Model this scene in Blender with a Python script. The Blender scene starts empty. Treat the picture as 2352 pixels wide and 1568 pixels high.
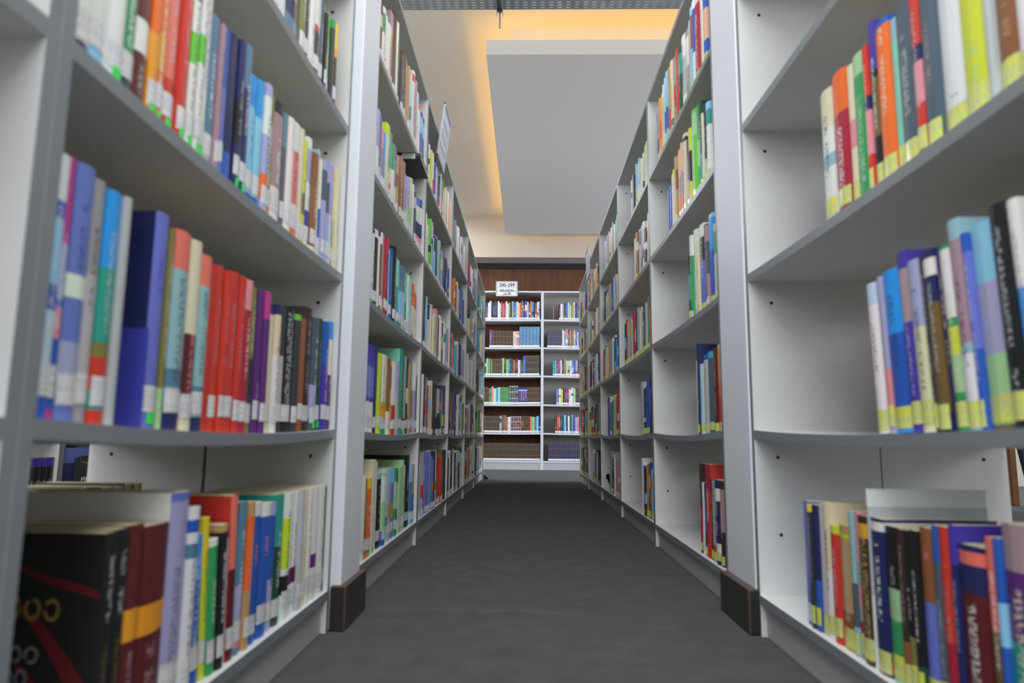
import bpy, bmesh, math, random
from mathutils import Vector, Matrix
random.seed(11)
EXPO, W_SKY, P_NEAR, P_SIDE, P_MID, P_WIN, P_LED, P_HIGH, P_REAR, P_CROSS = 0.08, 1.0, 232, 8, 6, 140, 13.5, 208, 205, 88
SC = bpy.context.scene
COL = SC.collection

# ------------------------------------------------------------------ camera
PITCH, YAW, ROLL, CAMH, FPX = 0.13755605, 0.02285815, 0.00980536, 0.41686319, 1570.0
fw = Vector((-math.sin(YAW)*math.cos(PITCH), math.cos(YAW)*math.cos(PITCH), math.sin(PITCH)))
rt = Vector((math.cos(YAW), math.sin(YAW), 0)); up = rt.cross(fw)
ax = rt*math.cos(ROLL)+up*math.sin(ROLL); ay = -rt*math.sin(ROLL)+up*math.cos(ROLL)
cam = bpy.data.cameras.new('camera'); cam_o = bpy.data.objects.new('camera', cam); COL.objects.link(cam_o)
cam.sensor_width = 36.0; cam.lens = 36.0*FPX/2352.0; cam.clip_start = .02; cam.clip_end = 60
cam_o.matrix_world = Matrix(((ax.x, ay.x, -fw.x, 0), (ax.y, ay.y, -fw.y, 0), (ax.z, ay.z, -fw.z, CAMH), (0, 0, 0, 1)))
cam.dof.use_dof = True; cam.dof.focus_distance = 7.6; cam.dof.aperture_fstop = 4.3
SC.camera = cam_o

# ------------------------------------------------------------------ view, world, lights
SC.view_settings.view_transform = 'Standard'; SC.view_settings.look = 'None'
SC.view_settings.gamma = 1; SC.view_settings.exposure = EXPO; SC.view_settings.use_curve_mapping = False
w = bpy.data.worlds.new('daylight'); SC.world = w; w.use_nodes = True
bg = w.node_tree.nodes['Background']; bg.inputs[0].default_value = (.78, .88, 1, 1); bg.inputs[1].default_value = W_SKY

def area(name, loc, sx, sy, power, color, rot=(0, 0, 0)):
    l = bpy.data.lights.new(name, 'AREA'); l.shape = 'RECTANGLE'; l.size = sx; l.size_y = sy
    l.energy = power; l.color = color
    o = bpy.data.objects.new(name, l); COL.objects.link(o); o.location = loc; o.rotation_euler = rot
    return o
area('unseen_ceiling_light', (0.05, -.35, 3.26), 3.8, 3.4, P_NEAR, (.94, .975, 1))
area('unseen_ceiling_light', (-2.6, 3.6, 3.26), 1.6, 5.0, P_SIDE, (.93, .97, 1))
area('unseen_ceiling_light', (3.4, 2.4, 3.26), 1.6, 4.0, P_SIDE, (.93, .97, 1))
area('unseen_ceiling_light', (0.05, 2.3, 3.27), 1.6, .9, P_MID, (.93, .97, 1))  # added fill that brightens the middle of the aisle, no fixture behind it
area('window_glow', (4.4, 7.75, 2.0), 2.2, 1.5, P_WIN, (.72, .82, 1), (0, math.pi/2-.55, 0))
area('window_glow', (-4.8, 7.75, 2.0), 2.2, 1.5, P_WIN*.4, (.72, .82, 1), (0, -math.pi/2+.55, 0))
area('unseen_ceiling_light', (3.3, 7.7, 3.27), 1.4, 1.6, P_CROSS, (.84, .90, 1))  # added fill, lifts the cross-aisle floor from above; out of view
area('unseen_ceiling_light', (-1.9, 7.7, 3.27), 1.4, 1.6, P_CROSS, (.84, .90, 1))  # matching added fill on the left, out of view behind the bookcases
area('window_glow', (4.5, 2.6, 2.15), 1.3, 9.0, P_HIGH, (.86, .92, 1), (0, math.pi/2, 0))
area('window_glow', (-4.9, 2.6, 2.15), 1.3, 9.0, P_HIGH, (.86, .92, 1), (0, -math.pi/2, 0))
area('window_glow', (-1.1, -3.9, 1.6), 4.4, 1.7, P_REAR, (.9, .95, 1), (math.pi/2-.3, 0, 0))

# ------------------------------------------------------------------ materials
def hexc(h):
    h = h.lstrip('#'); c = [int(h[i:i+2], 16)/255 for i in (0, 2, 4)]
    return tuple(x/12.92 if x <= .04045 else ((x+.055)/1.055)**2.4 for x in c)
PAL = dict(white='#dededa', cream='#d8d0b0', grey='#96989a', silver='#b4b7bb', slate='#4c5a68', charcoal='#36393d', black='#191a1d',
 navy='#20265a', blue='#2758b4', skyblue='#2594e6', lightblue='#88c2e8', paleblue='#b2cfe0', periwinkle='#6674c4', lavender='#a4a2cc',
 purple='#5c2a74', violet='#43369e', magenta='#b83a8c', pink='#da8a98', mauve='#a48890', salmon='#e47464', red='#c8382b', crimson='#a6223a',
 maroon='#5a1c24', orange='#e56c28', amber='#e29a26', yellow='#e8cc2c', lime='#c8d636', green='#34985a', brightgreen='#66c23a',
 darkgreen='#1d4838', teal='#28988a', mint='#7accb2', paleteal='#8eb8bc', cyan='#34aacc', olive='#7a7a40', tan='#b89660', brown='#8c5634',
 darkbrown='#382a24', gold='#6c5a30', umber='#38210f', turq='#3f7fa8', palegreen='#a0ca98', steel='#54809a', peach='#e2b08e')
NAME = dict(skyblue='sky-blue', lightblue='light-blue', paleblue='pale-blue', brightgreen='bright-green', darkgreen='dark-green',
 paleteal='pale-teal', darkbrown='dark-brown', palegreen='pale-green', steel='steel-blue', charcoal='charcoal')
RGB = {k: hexc(v) for k, v in PAL.items()}

def mat(name, col, rough=.5, metal=0, emit=0, noise=0, nscale=30, bump=0, bscale=200):
    m = bpy.data.materials.new(name); m.use_nodes = True; nt = m.node_tree; b = nt.nodes['Principled BSDF']
    c = hexc(col) if isinstance(col, str) else col
    b.inputs['Base Color'].default_value = (*c, 1); b.inputs['Roughness'].default_value = rough; b.inputs['Metallic'].default_value = metal
    if emit:
        b.inputs['Emission Color'].default_value = (*c, 1); b.inputs['Emission Strength'].default_value = emit
    tc = nt.nodes.new('ShaderNodeTexCoord')
    if noise:
        n = nt.nodes.new('ShaderNodeTexNoise'); n.inputs['Scale'].default_value = nscale; n.inputs['Detail'].default_value = 6
        nt.links.new(tc.outputs['Object'], n.inputs['Vector'])
        mr = nt.nodes.new('ShaderNodeMapRange'); mr.inputs[3].default_value = 1-noise; mr.inputs[4].default_value = 1+noise
        nt.links.new(n.outputs['Fac'], mr.inputs[0])
        mx = nt.nodes.new('ShaderNodeVectorMath'); mx.operation = 'MULTIPLY'; mx.inputs[0].default_value = c
        nt.links.new(mr.outputs[0], mx.inputs[1]); nt.links.new(mx.outputs[0], b.inputs['Base Color'])
    if bump:
        n = nt.nodes.new('ShaderNodeTexNoise'); n.inputs['Scale'].default_value = bscale; n.inputs['Detail'].default_value = 4
        nt.links.new(tc.outputs['Object'], n.inputs['Vector'])
        bp = nt.nodes.new('ShaderNodeBump'); bp.inputs['Strength'].default_value = bump; bp.inputs['Distance'].default_value = .004
        nt.links.new(n.outputs['Fac'], bp.inputs['Height']); nt.links.new(bp.outputs[0], b.inputs['Normal'])
    return m

M_SHELF = mat('white_melamine', (.60, .605, .60), .42, noise=.02, nscale=4)
M_EDGE = mat('grey_edge_band', (.20, .215, .235), .38, noise=.04, nscale=12)
M_KICK = mat('grey_kick_board', (.40, .405, .41), .5, noise=.05, nscale=8)
M_HOLE = mat('dark_hole', (.02, .012, .01), .9)
M_PILLAR = mat('pillar_paint', (.69, .71, .77), .5, noise=.015, nscale=3)
M_CEIL = mat('ceiling_paint', (.70, .645, .54), .8)
M_RAFT = mat('ceiling_raft_paint', (.66, .64, .61), .8)
M_CREAM = mat('cream_wall_paint', (.50, .415, .32), .8, noise=.02, nscale=2)
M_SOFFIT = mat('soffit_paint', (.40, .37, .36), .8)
M_SKIRT = mat('dark_brown_laminate', (.026, .021, .020), .35, noise=.35, nscale=25)
M_SKTRIM = mat('brown_laminate_edge', (.085, .055, .042), .4, noise=.3, nscale=25)
M_LED = mat('warm_led', (1, .56, .045), .5, emit=P_LED)
M_BLACK = mat('black_plastic', (.012, .012, .013), .5)
M_BLUEWALL = mat('side_wall_paint', (.62, .60, .52), .8)
M_PAPER = mat('white_paper', (.72, .72, .74), .4)
M_INK = mat('black_ink', (.02, .02, .025), .6)
M_GREYINK = mat('grey_print', (.30, .30, .33), .6)
M_PLASTIC = mat('grey_white_plastic', (.42, .42, .46), .4)
M_FRAME = mat('aluminium_frame', (.42, .43, .45), .35, metal=.6)
M_GOLD = mat('gold_print', (.24, .16, .04), .45)
M_SILVERP = mat('silver_print', (.20, .20, .21), .45)
M_RED = mat('red_print', (.11, .008, .011), .4)
M_CHAIR = mat('varnished_wood', (.28, .12, .04), .4, noise=.35, nscale=9)
M_CLEAR = mat('clear_acrylic', (.62, .62, .62), .15)
M_BACKP = mat('greige_back_panel', (.36, .335, .315), .7)
M_TEAL = mat('teal_tape', (.12, .42, .40), .4)

# wood veneer wall
def wood():
    m = bpy.data.materials.new('walnut_veneer'); m.use_nodes = True; nt = m.node_tree; b = nt.nodes['Principled BSDF']
    tc = nt.nodes.new('ShaderNodeTexCoord'); mp = nt.nodes.new('ShaderNodeMapping'); mp.inputs['Scale'].default_value = (5, 5, .4)
    n = nt.nodes.new('ShaderNodeTexNoise'); n.inputs['Scale'].default_value = 2.2; n.inputs['Detail'].default_value = 8; n.inputs['Distortion'].default_value = .6
    cr = nt.nodes.new('ShaderNodeValToRGB'); cr.color_ramp.elements[0].position = .3; cr.color_ramp.elements[1].position = .72
    cr.color_ramp.elements[0].color = (.082, .034, .018, 1); cr.color_ramp.elements[1].color = (.135, .056, .030, 1)
    nt.links.new(tc.outputs['Object'], mp.inputs[0]); nt.links.new(mp.outputs[0], n.inputs['Vector'])
    nt.links.new(n.outputs['Fac'], cr.inputs[0]); nt.links.new(cr.outputs[0], b.inputs['Base Color'])
    b.inputs['Roughness'].default_value = .6; b.inputs['Specular IOR Level'].default_value = .2
    return m
M_WOOD = wood()

def carpet():
    m = bpy.data.materials.new('grey_carpet'); m.use_nodes = True; nt = m.node_tree; b = nt.nodes['Principled BSDF']
    tc = nt.nodes.new('ShaderNodeTexCoord')
    n1 = nt.nodes.new('ShaderNodeTexNoise'); n1.inputs['Scale'].default_value = 420; n1.inputs['Detail'].default_value = 3
    n2 = nt.nodes.new('ShaderNodeTexNoise'); n2.inputs['Scale'].default_value = 14; n2.inputs['Detail'].default_value = 5
    for n in (n1, n2): nt.links.new(tc.outputs['Object'], n.inputs['Vector'])
    a = nt.nodes.new('ShaderNodeMath'); a.operation = 'MULTIPLY_ADD'; a.inputs[1].default_value = .35
    nt.links.new(n2.outputs['Fac'], a.inputs[0]); nt.links.new(n1.outputs['Fac'], a.inputs[2])
    cr = nt.nodes.new('ShaderNodeValToRGB'); cr.color_ramp.elements[0].position = .42; cr.color_ramp.elements[1].position = .95
    cr.color_ramp.elements[0].color = (.050, .050, .050, 1); cr.color_ramp.elements[1].color = (.118, .116, .115, 1)
    nt.links.new(a.outputs[0], cr.inputs[0]); nt.links.new(cr.outputs[0], b.inputs['Base Color'])
    b.inputs['Roughness'].default_value = .95; b.inputs['Specular IOR Level'].default_value = .1
    bp = nt.nodes.new('ShaderNodeBump'); bp.inputs['Strength'].default_value = .6; bp.inputs['Distance'].default_value = .004
    nt.links.new(n1.outputs['Fac'], bp.inputs['Height']); nt.links.new(bp.outputs[0], b.inputs['Normal'])
    return m
M_CARPET = carpet()

def galv():
    m = bpy.data.materials.new('galvanised_steel'); m.use_nodes = True; nt = m.node_tree; b = nt.nodes['Principled BSDF']
    tc = nt.nodes.new('ShaderNodeTexCoord'); n = nt.nodes.new('ShaderNodeTexNoise'); n.inputs['Scale'].default_value = 9; n.inputs['Detail'].default_value = 7
    cr = nt.nodes.new('ShaderNodeValToRGB'); cr.color_ramp.elements[0].color = (.16, .175, .18, 1); cr.color_ramp.elements[1].color = (.50, .52, .54, 1)
    nt.links.new(tc.outputs['Object'], n.inputs['Vector']); nt.links.new(n.outputs['Fac'], cr.inputs[0]); nt.links.new(cr.outputs[0], b.inputs['Base Color'])
    b.inputs['Metallic'].default_value = .45; b.inputs['Roughness'].default_value = .45
    return m
M_GALV = galv()

# one material for every printed book surface: colours come from the faces, lettering is procedural
def book_material(name, rough, coat=0):
    m = bpy.data.materials.new(name); m.use_nodes = True; nt = m.node_tree; b = nt.nodes['Principled BSDF']; L = nt.links.new
    N = lambda t: nt.nodes.new(t)
    ac = N('ShaderNodeAttribute'); ac.attribute_name = 'Col'
    at = N('ShaderNodeAttribute'); at.attribute_name = 'Txt'
    uv = N('ShaderNodeUVMap'); uv.uv_map = 'UVMap'; sx = N('ShaderNodeSeparateXYZ'); L(uv.outputs[0], sx.inputs[0])
    fr = N('ShaderNodeMath'); fr.operation = 'FRACT'; L(sx.outputs[0], fr.inputs[0])
    def M(op, a, bb=None, c=None):
        q = N('ShaderNodeMath'); q.operation = op
        for i, v in enumerate((a, bb, c)):
            if v is None: continue
            if isinstance(v, (int, float)): q.inputs[i].default_value = v
            else: L(v, q.inputs[i])
        return q.outputs[0]
    cx = N('ShaderNodeCombineXYZ'); L(M('MULTIPLY', sx.outputs[0], 4.3), cx.inputs[0]); L(M('MULTIPLY', sx.outputs[1], 250.0), cx.inputs[1])
    n = N('ShaderNodeTexNoise'); n.inputs['Scale'].default_value = 1; n.inputs['Detail'].default_value = 1.5; L(cx.outputs[0], n.inputs['Vector'])
    cy = N('ShaderNodeCombineXYZ'); L(M('FLOOR', sx.outputs[0]), cy.inputs[0]); L(M('MULTIPLY', sx.outputs[1], 38.0), cy.inputs[1])
    n2 = N('ShaderNodeTexNoise'); n2.inputs['Scale'].default_value = 1; n2.inputs['Detail'].default_value = 0; L(cy.outputs[0], n2.inputs['Vector'])
    half = M('MULTIPLY_ADD', at.outputs['Alpha'], .62, -.14)      # .5 -> .17 (title), 1 -> .48 (ornament)
    cen = M('LESS_THAN', M('ABSOLUTE', M('SUBTRACT', fr.outputs[0], .5)), half)
    glyph = M('GREATER_THAN', n.outputs['Fac'], .5); word = M('GREATER_THAN', n2.outputs['Fac'], .36)
    mask = M('MULTIPLY', M('MULTIPLY', cen, glyph), word)
    mask = M('MULTIPLY', mask, M('GREATER_THAN', at.outputs['Alpha'], .2))
    mask = M('MULTIPLY', mask, .62)
    mx = N('ShaderNodeMix'); mx.data_type = 'RGBA'; L(mask, mx.inputs[0]); L(ac.outputs['Color'], mx.inputs[6]); L(at.outputs['Color'], mx.inputs[7])
    L(mx.outputs[2], b.inputs['Base Color']); b.inputs['Roughness'].default_value = rough
    b.inputs['Coat Weight'].default_value = coat; b.inputs['Coat Roughness'].default_value = .12
    return m
M_BOOK = book_material('printed_cover', .42)
M_FILM = book_material('printed_cover_in_clear_film', .4, .7)
M_PAGES = mat('paper_pages', (.66, .61, .50), .8, noise=.15, nscale=160)

# ------------------------------------------------------------------ helpers
def link(name, me, m=None, parent=None):
    o = bpy.data.objects.new(name, me); COL.objects.link(o)
    if m is not None:
        for x in (m if isinstance(m, (list, tuple)) else [m]): me.materials.append(x)
    if parent is not None: o.parent = parent
    return o
def obj(name, bm, m, parent=None):
    me = bpy.data.meshes.new(name); bmesh.ops.recalc_face_normals(bm, faces=bm.faces); bm.to_mesh(me); bm.free()
    return link(name, me, m, parent)
def tag(o, label=None, cat=None, group=None, kind=None):
    if label: o['label'] = label
    if cat: o['category'] = cat
    if group: o['group'] = group
    if kind: o['kind'] = kind
    return o
def empty(name, loc, rz=0, **k):
    o = bpy.data.objects.new(name, None); COL.objects.link(o); o.location = loc; o.rotation_euler = (0, 0, rz); o.empty_display_size = .05
    return tag(o, **k)
def box(bm, x0, x1, y0, y1, z0, z1, mi=0, bev=0, edge=None):
    """axis box; edge: dict of face direction -> material index"""
    v = [bm.verts.new((x, y, z)) for x in (x0, x1) for y in (y0, y1) for z in (z0, z1)]
    F = {'-x': (0, 1, 3, 2), '+x': (4, 6, 7, 5), '-y': (0, 4, 5, 1), '+y': (2, 3, 7, 6), '-z': (0, 2, 6, 4), '+z': (1, 5, 7, 3)}
    fs = []
    for k, ix in F.items():
        f = bm.faces.new([v[i] for i in ix]); f.material_index = (edge or {}).get(k, mi); fs.append(f)
    if bev:
        es = list({e for f in fs for e in f.edges}); bmesh.ops.bevel(bm, geom=es, offset=bev, segments=2, affect='EDGES', profile=.5)
    return v
def nb(): return bmesh.new()
def tube(bm, a, b, r, seg=12, mi=0):
    a = Vector(a); b = Vector(b); d = (b-a).normalized(); t = Vector((1, 0, 0)) if abs(d.x) < .9 else Vector((0, 1, 0))
    u = d.cross(t).normalized(); v = d.cross(u)
    ring = [[bm.verts.new(p+u*r*math.cos(q)+v*r*math.sin(q)) for q in [2*math.pi*i/seg for i in range(seg)]] for p in (a, b)]
    for i in range(seg):
        f = bm.faces.new((ring[0][i], ring[0][(i+1) % seg], ring[1][(i+1) % seg], ring[1][i])); f.material_index = mi
    bm.faces.new(ring[0]).material_index = mi; bm.faces.new(ring[1][::-1]).material_index = mi
def text(body, size, m, parent, mtx, name='lettering', align='CENTER', ext=.0006):
    c = bpy.data.curves.new(name, 'FONT'); c.body = body; c.size = size; c.align_x = align; c.extrude = ext; c.offset = size*.012; c.resolution_u = 3
    t = bpy.data.objects.new('tmp', c); COL.objects.link(t)
    dg = bpy.context.evaluated_depsgraph_get(); me = bpy.data.meshes.new_from_object(t.evaluated_get(dg))
    bpy.data.objects.remove(t); me.materials.clear()
    o = link(name, me, m, parent); o.matrix_local = mtx
    return o

# ------------------------------------------------------------------ room
CZ = 3.304
bm = nb(); box(bm, -5, 4.6, -4, 9.05, -.1, 0)
# small ridge where two carpet widths meet
prev = None
for i in range(25):
    x = -.385+i*.024; yy = 1.716-.012*math.sin(i*.7)*.5-.0006*i; h = .0045*math.sin(math.pi*min(1, (i+2)/26))
    q = [bm.verts.new((x, yy-.006, -.001)), bm.verts.new((x, yy, h)), bm.verts.new((x, yy+.005, -.001))]
    if prev: bm.faces.new((prev[0], q[0], q[1], prev[1])); bm.faces.new((prev[1], q[1], q[2], prev[2]))
    prev = q
tag(obj('floor', bm, M_CARPET), kind='structure')
bm = nb(); box(bm, -5, 4.6, -4, 9.05, CZ, CZ+.1)
tag(obj('ceiling', bm, M_CEIL), kind='structure')
bm = nb(); box(bm, -5, 4.6, 9.05, 9.15, 0, 2.72)
tag(obj('wall_back', bm, M_WOOD), kind='structure')
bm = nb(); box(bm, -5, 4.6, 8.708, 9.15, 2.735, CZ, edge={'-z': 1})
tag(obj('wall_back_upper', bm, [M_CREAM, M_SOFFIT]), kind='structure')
bm = nb(); box(bm, -5, 4.6, 9.02, 9.05, 2.66, 2.735)
tag(obj('trim_1', bm, mat('dark_cove_strip', (.012, .008, .007), .8)), kind='structure')
bm = nb(); box(bm, -5, 4.6, -4.1, -4, 0, CZ)
tag(obj('wall_front', bm, M_BLUEWALL), kind='structure')
for side, x0, x1 in (('left', -5.1, -5), ('right', 4.6, 4.7)):
    bm = nb()
    wins = [(1.0, 3.4), (6.9, 8.5)]
    box(bm, x0, x1, -4, 9.05, 0, .8); box(bm, x0, x1, -4, 9.05, 2.8, CZ)
    ys = [-4, wins[0][0], wins[0][1], wins[1][0], wins[1][1], 9.05]
    for a in (0, 2, 4): box(bm, x0, x1, ys[a], ys[a+1], .8, 2.8)
    tag(obj('wall_'+side, bm, M_BLUEWALL), kind='structure')
    for n, (a, b) in enumerate(wins):
        bm = nb(); xm = (x0+x1)/2
        for (p, q, r, s) in ((a, b, .8, .86), (a, b, 2.74, 2.8), (a, a+.06, .8, 2.8), (b-.06, b, .8, 2.8), ((a+b)/2-.03, (a+b)/2+.03, .8, 2.8)):
            box(bm, xm-.03, xm+.03, p, q, r, s)
        tag(obj('window_%d' % (n+1+(2 if side == 'right' else 0)), bm, M_FRAME), kind='structure')

# painted piers between the first and second bays, each with a dark brown skirting
def pier(side, x0, x1, y0, y1, skx, sky0, sky1):
    bm = nb(); box(bm, x0, x1, y0, y1, 0, CZ, bev=.003)
    tag(obj('wall_pier_'+side, bm, M_PILLAR), kind='structure')
    bm = nb(); e = '+x' if side == 'left' else '-x'
    xa, xb = (x1-.02, skx) if side == 'left' else (skx, x0+.02)
    v = box(bm, xa, xb, sky0, sky1, 0, .094, 0, bev=.003)
    for f in bm.faces:
        c = f.calc_center_median(); n = f.normal
        if c.z > .0925 or (abs(c.x-skx) < .004 and c.y < sky0+.004): f.material_index = 1
    tag(obj('baseboard_'+side, bm, [M_SKIRT, M_SKTRIM]), kind='structure')
pier('left', -.95, -.4005, 1.531, 1.697, -.3865, 1.519, 1.712)
pier('right', .499, 1.03, 1.556, 1.762, .4785, 1.541, 1.762)

# hanging ceiling raft: a shallow tray whose lip hides the warm strip lights
raft = empty('ceiling_raft', (1.0, 6.44, 3.0), label='large pale grey suspended ceiling panel glowing warm yellow around its edges', cat='ceiling panel')
RX0, RX1, RY0, RY1 = -.295-1.0, 2.3-1.0, 4.36-6.44, 8.525-6.44
bm = nb(); box(bm, RX0, RX1, RY0, RY1, 0, .012)
for (a, b, c, d) in ((RX0, RX0+.012, RY0+.012, RY1-.012), (RX1-.012, RX1, RY0+.012, RY1-.012), (RX0, RX1, RY0, RY0+.012), (RX0, RX1, RY1-.012, RY1)):
    box(bm, a, b, c, d, .012, .107)
obj('panel', bm, M_RAFT, raft)
bm = nb(); box(bm, RX0+.16, RX1-.16, RY0+.18, RY1-.16, .012, CZ-3.0)
obj('riser', bm, M_CEIL, raft)
bm = nb()
for (a, b, c, d) in ((RX0+.085, RX0+.10, RY0+.1, RY1-.1), (RX1-.10, RX1-.085, RY0+.1, RY1-.1), (RX0+.1, RX1-.1, RY0+.085, RY0+.10), (RX0+.1, RX1-.1, RY1-.10, RY1-.085)):
    box(bm, a, b, c, d, .014, .024)
obj('strip_light', bm, M_LED, raft)

# perforated cable tray close to the camera with a hanger rail and a threaded rod
TZ, TY = 2.70, 3.414
tray = empty('cable_tray', (0, TY, TZ), label='galvanised perforated cable tray crossing above the aisle under the ceiling', cat='cable tray')
bm = nb(); px, py = .046, .0225
for i in range(-42, 48):
    for j in range(14):
        x = i*px; y = -j*py-.006
        sx0, sx1, sy0, sy1 = x+.012, x+.034, y-.0145, y-.0075
        g = [[(x, y), (x+px, y), (x+px, sy1), (x, sy1)], [(x, sy0), (x+px, sy0), (x+px, y-py), (x, y-py)], [(x, sy1), (sx0, sy1), (sx0, sy0), (x, sy0)], [(sx1, sy1), (x+px, sy1), (x+px, sy0), (sx1, sy0)]]
        for q in g: bm.faces.new([bm.verts.new((a, b, 0)) for a, b in q])
bmesh.ops.remove_doubles(bm, verts=bm.verts, dist=.0002)
r = bmesh.ops.extrude_face_region(bm, geom=bm.faces[:]); bmesh.ops.translate(bm, verts=[v for v in r['geom'] if isinstance(v, bmesh.types.BMVert)], vec=(0, 0, .0015))
box(bm, -42*px, 48*px, -.006, -.003, -.002, .06); box(bm, -42*px, 48*px, -.006-14*py-.003, -.006-14*py, -.002, .06)
obj('tray_plate', bm, M_GALV, tray)
bm = nb()
box(bm, -.177, -.174, -.36, .012, -.034, -.004); box(bm, -.147, -.144, -.36, .012, -.034, -.004); box(bm, -.177, -.144, -.36, .012, -.006, -.003)
obj('hanger_rail', bm, M_GALV, tray)
bm = nb(); tube(bm, (-.1605, -.005, -.112), (-.1605, -.005, CZ-TZ), .0045); tube(bm, (-.1605, -.005, -.016), (-.1605, -.005, -.007), .011, 6)
tube(bm, (-.1605, -.35, -.05), (-.1605, -.35, CZ-TZ), .0045)
obj('threaded_rod', bm, M_GALV, tray)

# ------------------------------------------------------------------ bookcases
XL, XR = -.4231, .5015
ZL = [.0776, .4194, .7690, 1.1224, 1.4779, 1.8179]; ZR = [.0760, .4264, .7790, 1.1394, 1.4835, 1.8329]; ZB = [.1005, .4522, .8118, 1.1784, 1.5420, 1.9046, 2.2793]
SAG = [0, .011, .007, .004, .003, 0, 0]
T = .017
def bookcase(front, sgn, y0, y1, Z, label, depth=.285, sag=True, back=None, holes=True):
    """bay running along Y; sgn=+1: opens towards +X; local x is measured from the front edge"""
    o = empty('bookcase', (front, (y0+y1)/2, 0), label=label, cat='bookcase', group='white library bookcases')
    h = (y1-y0)/2; D = -sgn*depth; fe = '+x' if sgn > 0 else '-x'; top = Z[-1]+.009
    X0, X1 = sorted((0, D))
    for s in (-1, 1):
        bm = nb(); a, b = (-h, -h+T) if s < 0 else (h-T, h)
        box(bm, X0, X1, a, b, 0, top-.018, edge={fe: 1})
        if holes:
            yf = a-.0004 if s > 0 else b+.0004
            for k, z in enumerate(Z[:-1]):
                for dz in ((Z[k+1]-.050, z+.135) if k == 0 else (Z[k+1]-.058,)):
                    for dd in (.05,):
                        ctr = Vector((-sgn*dd, yf, dz)); n = 8
                        f = bm.faces.new([bm.verts.new(ctr+Vector((.0042*math.cos(q*2*math.pi/n), 0, .0042*math.sin(q*2*math.pi/n)))) for q in range(n)]); f.material_index = 2
        obj('side_panel', bm, [M_SHELF, M_EDGE, M_HOLE], o)
    for k, z in enumerate(Z):
        bm = nb(); n = 14; S = SAG[k] if sag else 0
        last = None; hh = h-T if k < len(Z)-1 else h
        for i in range(n+1):
            u = i/n; y = -hh+2*hh*u; dz = -S*4*u*(1-u)
            q = [bm.verts.new((x, y, z+dz+c)) for x, c in ((0, -.009), (0, .009), (D, .009), (D, -.009))]
            if last:
                for a, b, mi in ((0, 1, 1), (1, 2, 0), (2, 3, 0), (3, 0, 0)):
                    f = bm.faces.new((last[a], last[b], q[b], q[a])); f.material_index = mi
            else: bm.faces.new(q)
            last = q
        bm.faces.new(last[::-1])
        obj('top_panel' if k == len(Z)-1 else 'shelf', bm, [M_SHELF, M_EDGE], o)
    bm = nb(); a, b = sorted((-sgn*.012, -sgn*.030)); box(bm, a, b, -h+T, h-T, .0, Z[0]-.009)
    obj('kick_board', bm, M_KICK, o)
    if back:
        bm = nb(); a, b = sorted((D, D+sgn*.004)); box(bm, a, b, -h+T, h-T, Z[0]+.009, Z[-1]-.009)
        obj('back_panel', bm, M_BACKP, o)
    return o
LY = [(-.42, .565), (.566, 1.524), (1.700, 2.705), (2.7055, 3.700), (3.7005, 4.689), (4.6895, 5.610), (5.6105, 6.72)]
RY = [(-.42, .565), (.566, 1.551), (1.765, 2.752), (2.7525, 3.722), (3.7225, 4.697), (4.6975, 5.664), (5.6645, 6.56)]
BAYN = ['beside the camera', 'before the white pillar', 'just past the white pillar', 'second past the white pillar',
        'third past the white pillar', 'fourth past the white pillar', 'at the far end of the row']
for s, X, YY, Z, sg in (('left', XL, LY, ZL, 1), ('right', XR, RY, ZR, -1)):
    for i, (a, b) in enumerate(YY):
        dp, db, gp = (.280, .254, .008) if s == 'left' else (.272, .270, .003)
        bookcase(X, sg, a, b, Z, 'white open bookcase bay %s of the aisle, %s' % (s, BAYN[i]), depth=dp)
        bookcase(X-sg*(dp+db+gp), -sg, a, b, Z, 'white bookcase backing onto the %s bay %s' % (s, BAYN[i]), depth=db, holes=(i == 1))
# next row to the left, seen under the lowest shelf
Z3 = [.0776, .4194, .7690, 1.1224, 1.4779, 1.8179]
bookcase(-1.97, 1, 1.95, 2.892, Z3, 'white bookcase in the next row left, holding black-spined books')
bookcase(-1.97, 1, 2.8925, 3.85, Z3, 'white bookcase in the next row left, displaying dark blue magazines', back=True)

def back_unit(x0, x1, label, back):
    o = empty('bookcase', ((x0+x1)/2, 8.724, 0), label=label, cat='bookcase', group='white library bookcases'); h = (x1-x0)/2
    for s in (-1, 1):
        bm = nb(); a, b = (-h, -h+T) if s < 0 else (h-T, h); box(bm, a, b, 0, .285, 0, ZB[-1]-.009, edge={'-y': 1}); obj('side_panel', bm, [M_SHELF, M_LEDGE], o)
    for k, z in enumerate(ZB):
        bm = nb(); n = 12; S = .006 if 0 < k < 6 else 0; last = None; hh = h-T if k < 6 else h
        for i in range(n+1):
            u = i/n; x = -hh+2*hh*u; dz = -S*4*u*(1-u)
            q = [bm.verts.new((x, y, z+dz+c)) for y, c in ((0, -.010), (0, .010), (.285, .010), (.285, -.010))]
            if last:
                for a, b, mi in ((0, 1, 1), (1, 2, 0), (2, 3, 0), (3, 0, 0)):
                    f = bm.faces.new((last[a], last[b], q[b], q[a])); f.material_index = mi
            else: bm.faces.new(q)
            last = q
        bm.faces.new(last[::-1]); obj('top_panel' if k == 6 else 'shelf', bm, [M_SHELF, M_LEDGE], o)
    bm = nb(); box(bm, -h+T, h-T, .004, .02, .0, ZB[0]-.009); obj('kick_board', bm, M_KICK, o)
    if back:
        bm = nb(); box(bm, -h+T, h-T, .281, .285, ZB[0], ZB[-1]-.009); obj('back_panel', bm, M_BACKP, o)
M_LEDGE = mat('light_edge_band', (.58, .59, .63), .4)
back_unit(-.83, .1905, 'white open-backed bookcase against the wood wall under the 200-299 RELIGION sign', False)
back_unit(.191, 1.21, 'white bookcase with beige back panel against wall, right of the RELIGION sign', True)
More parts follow.
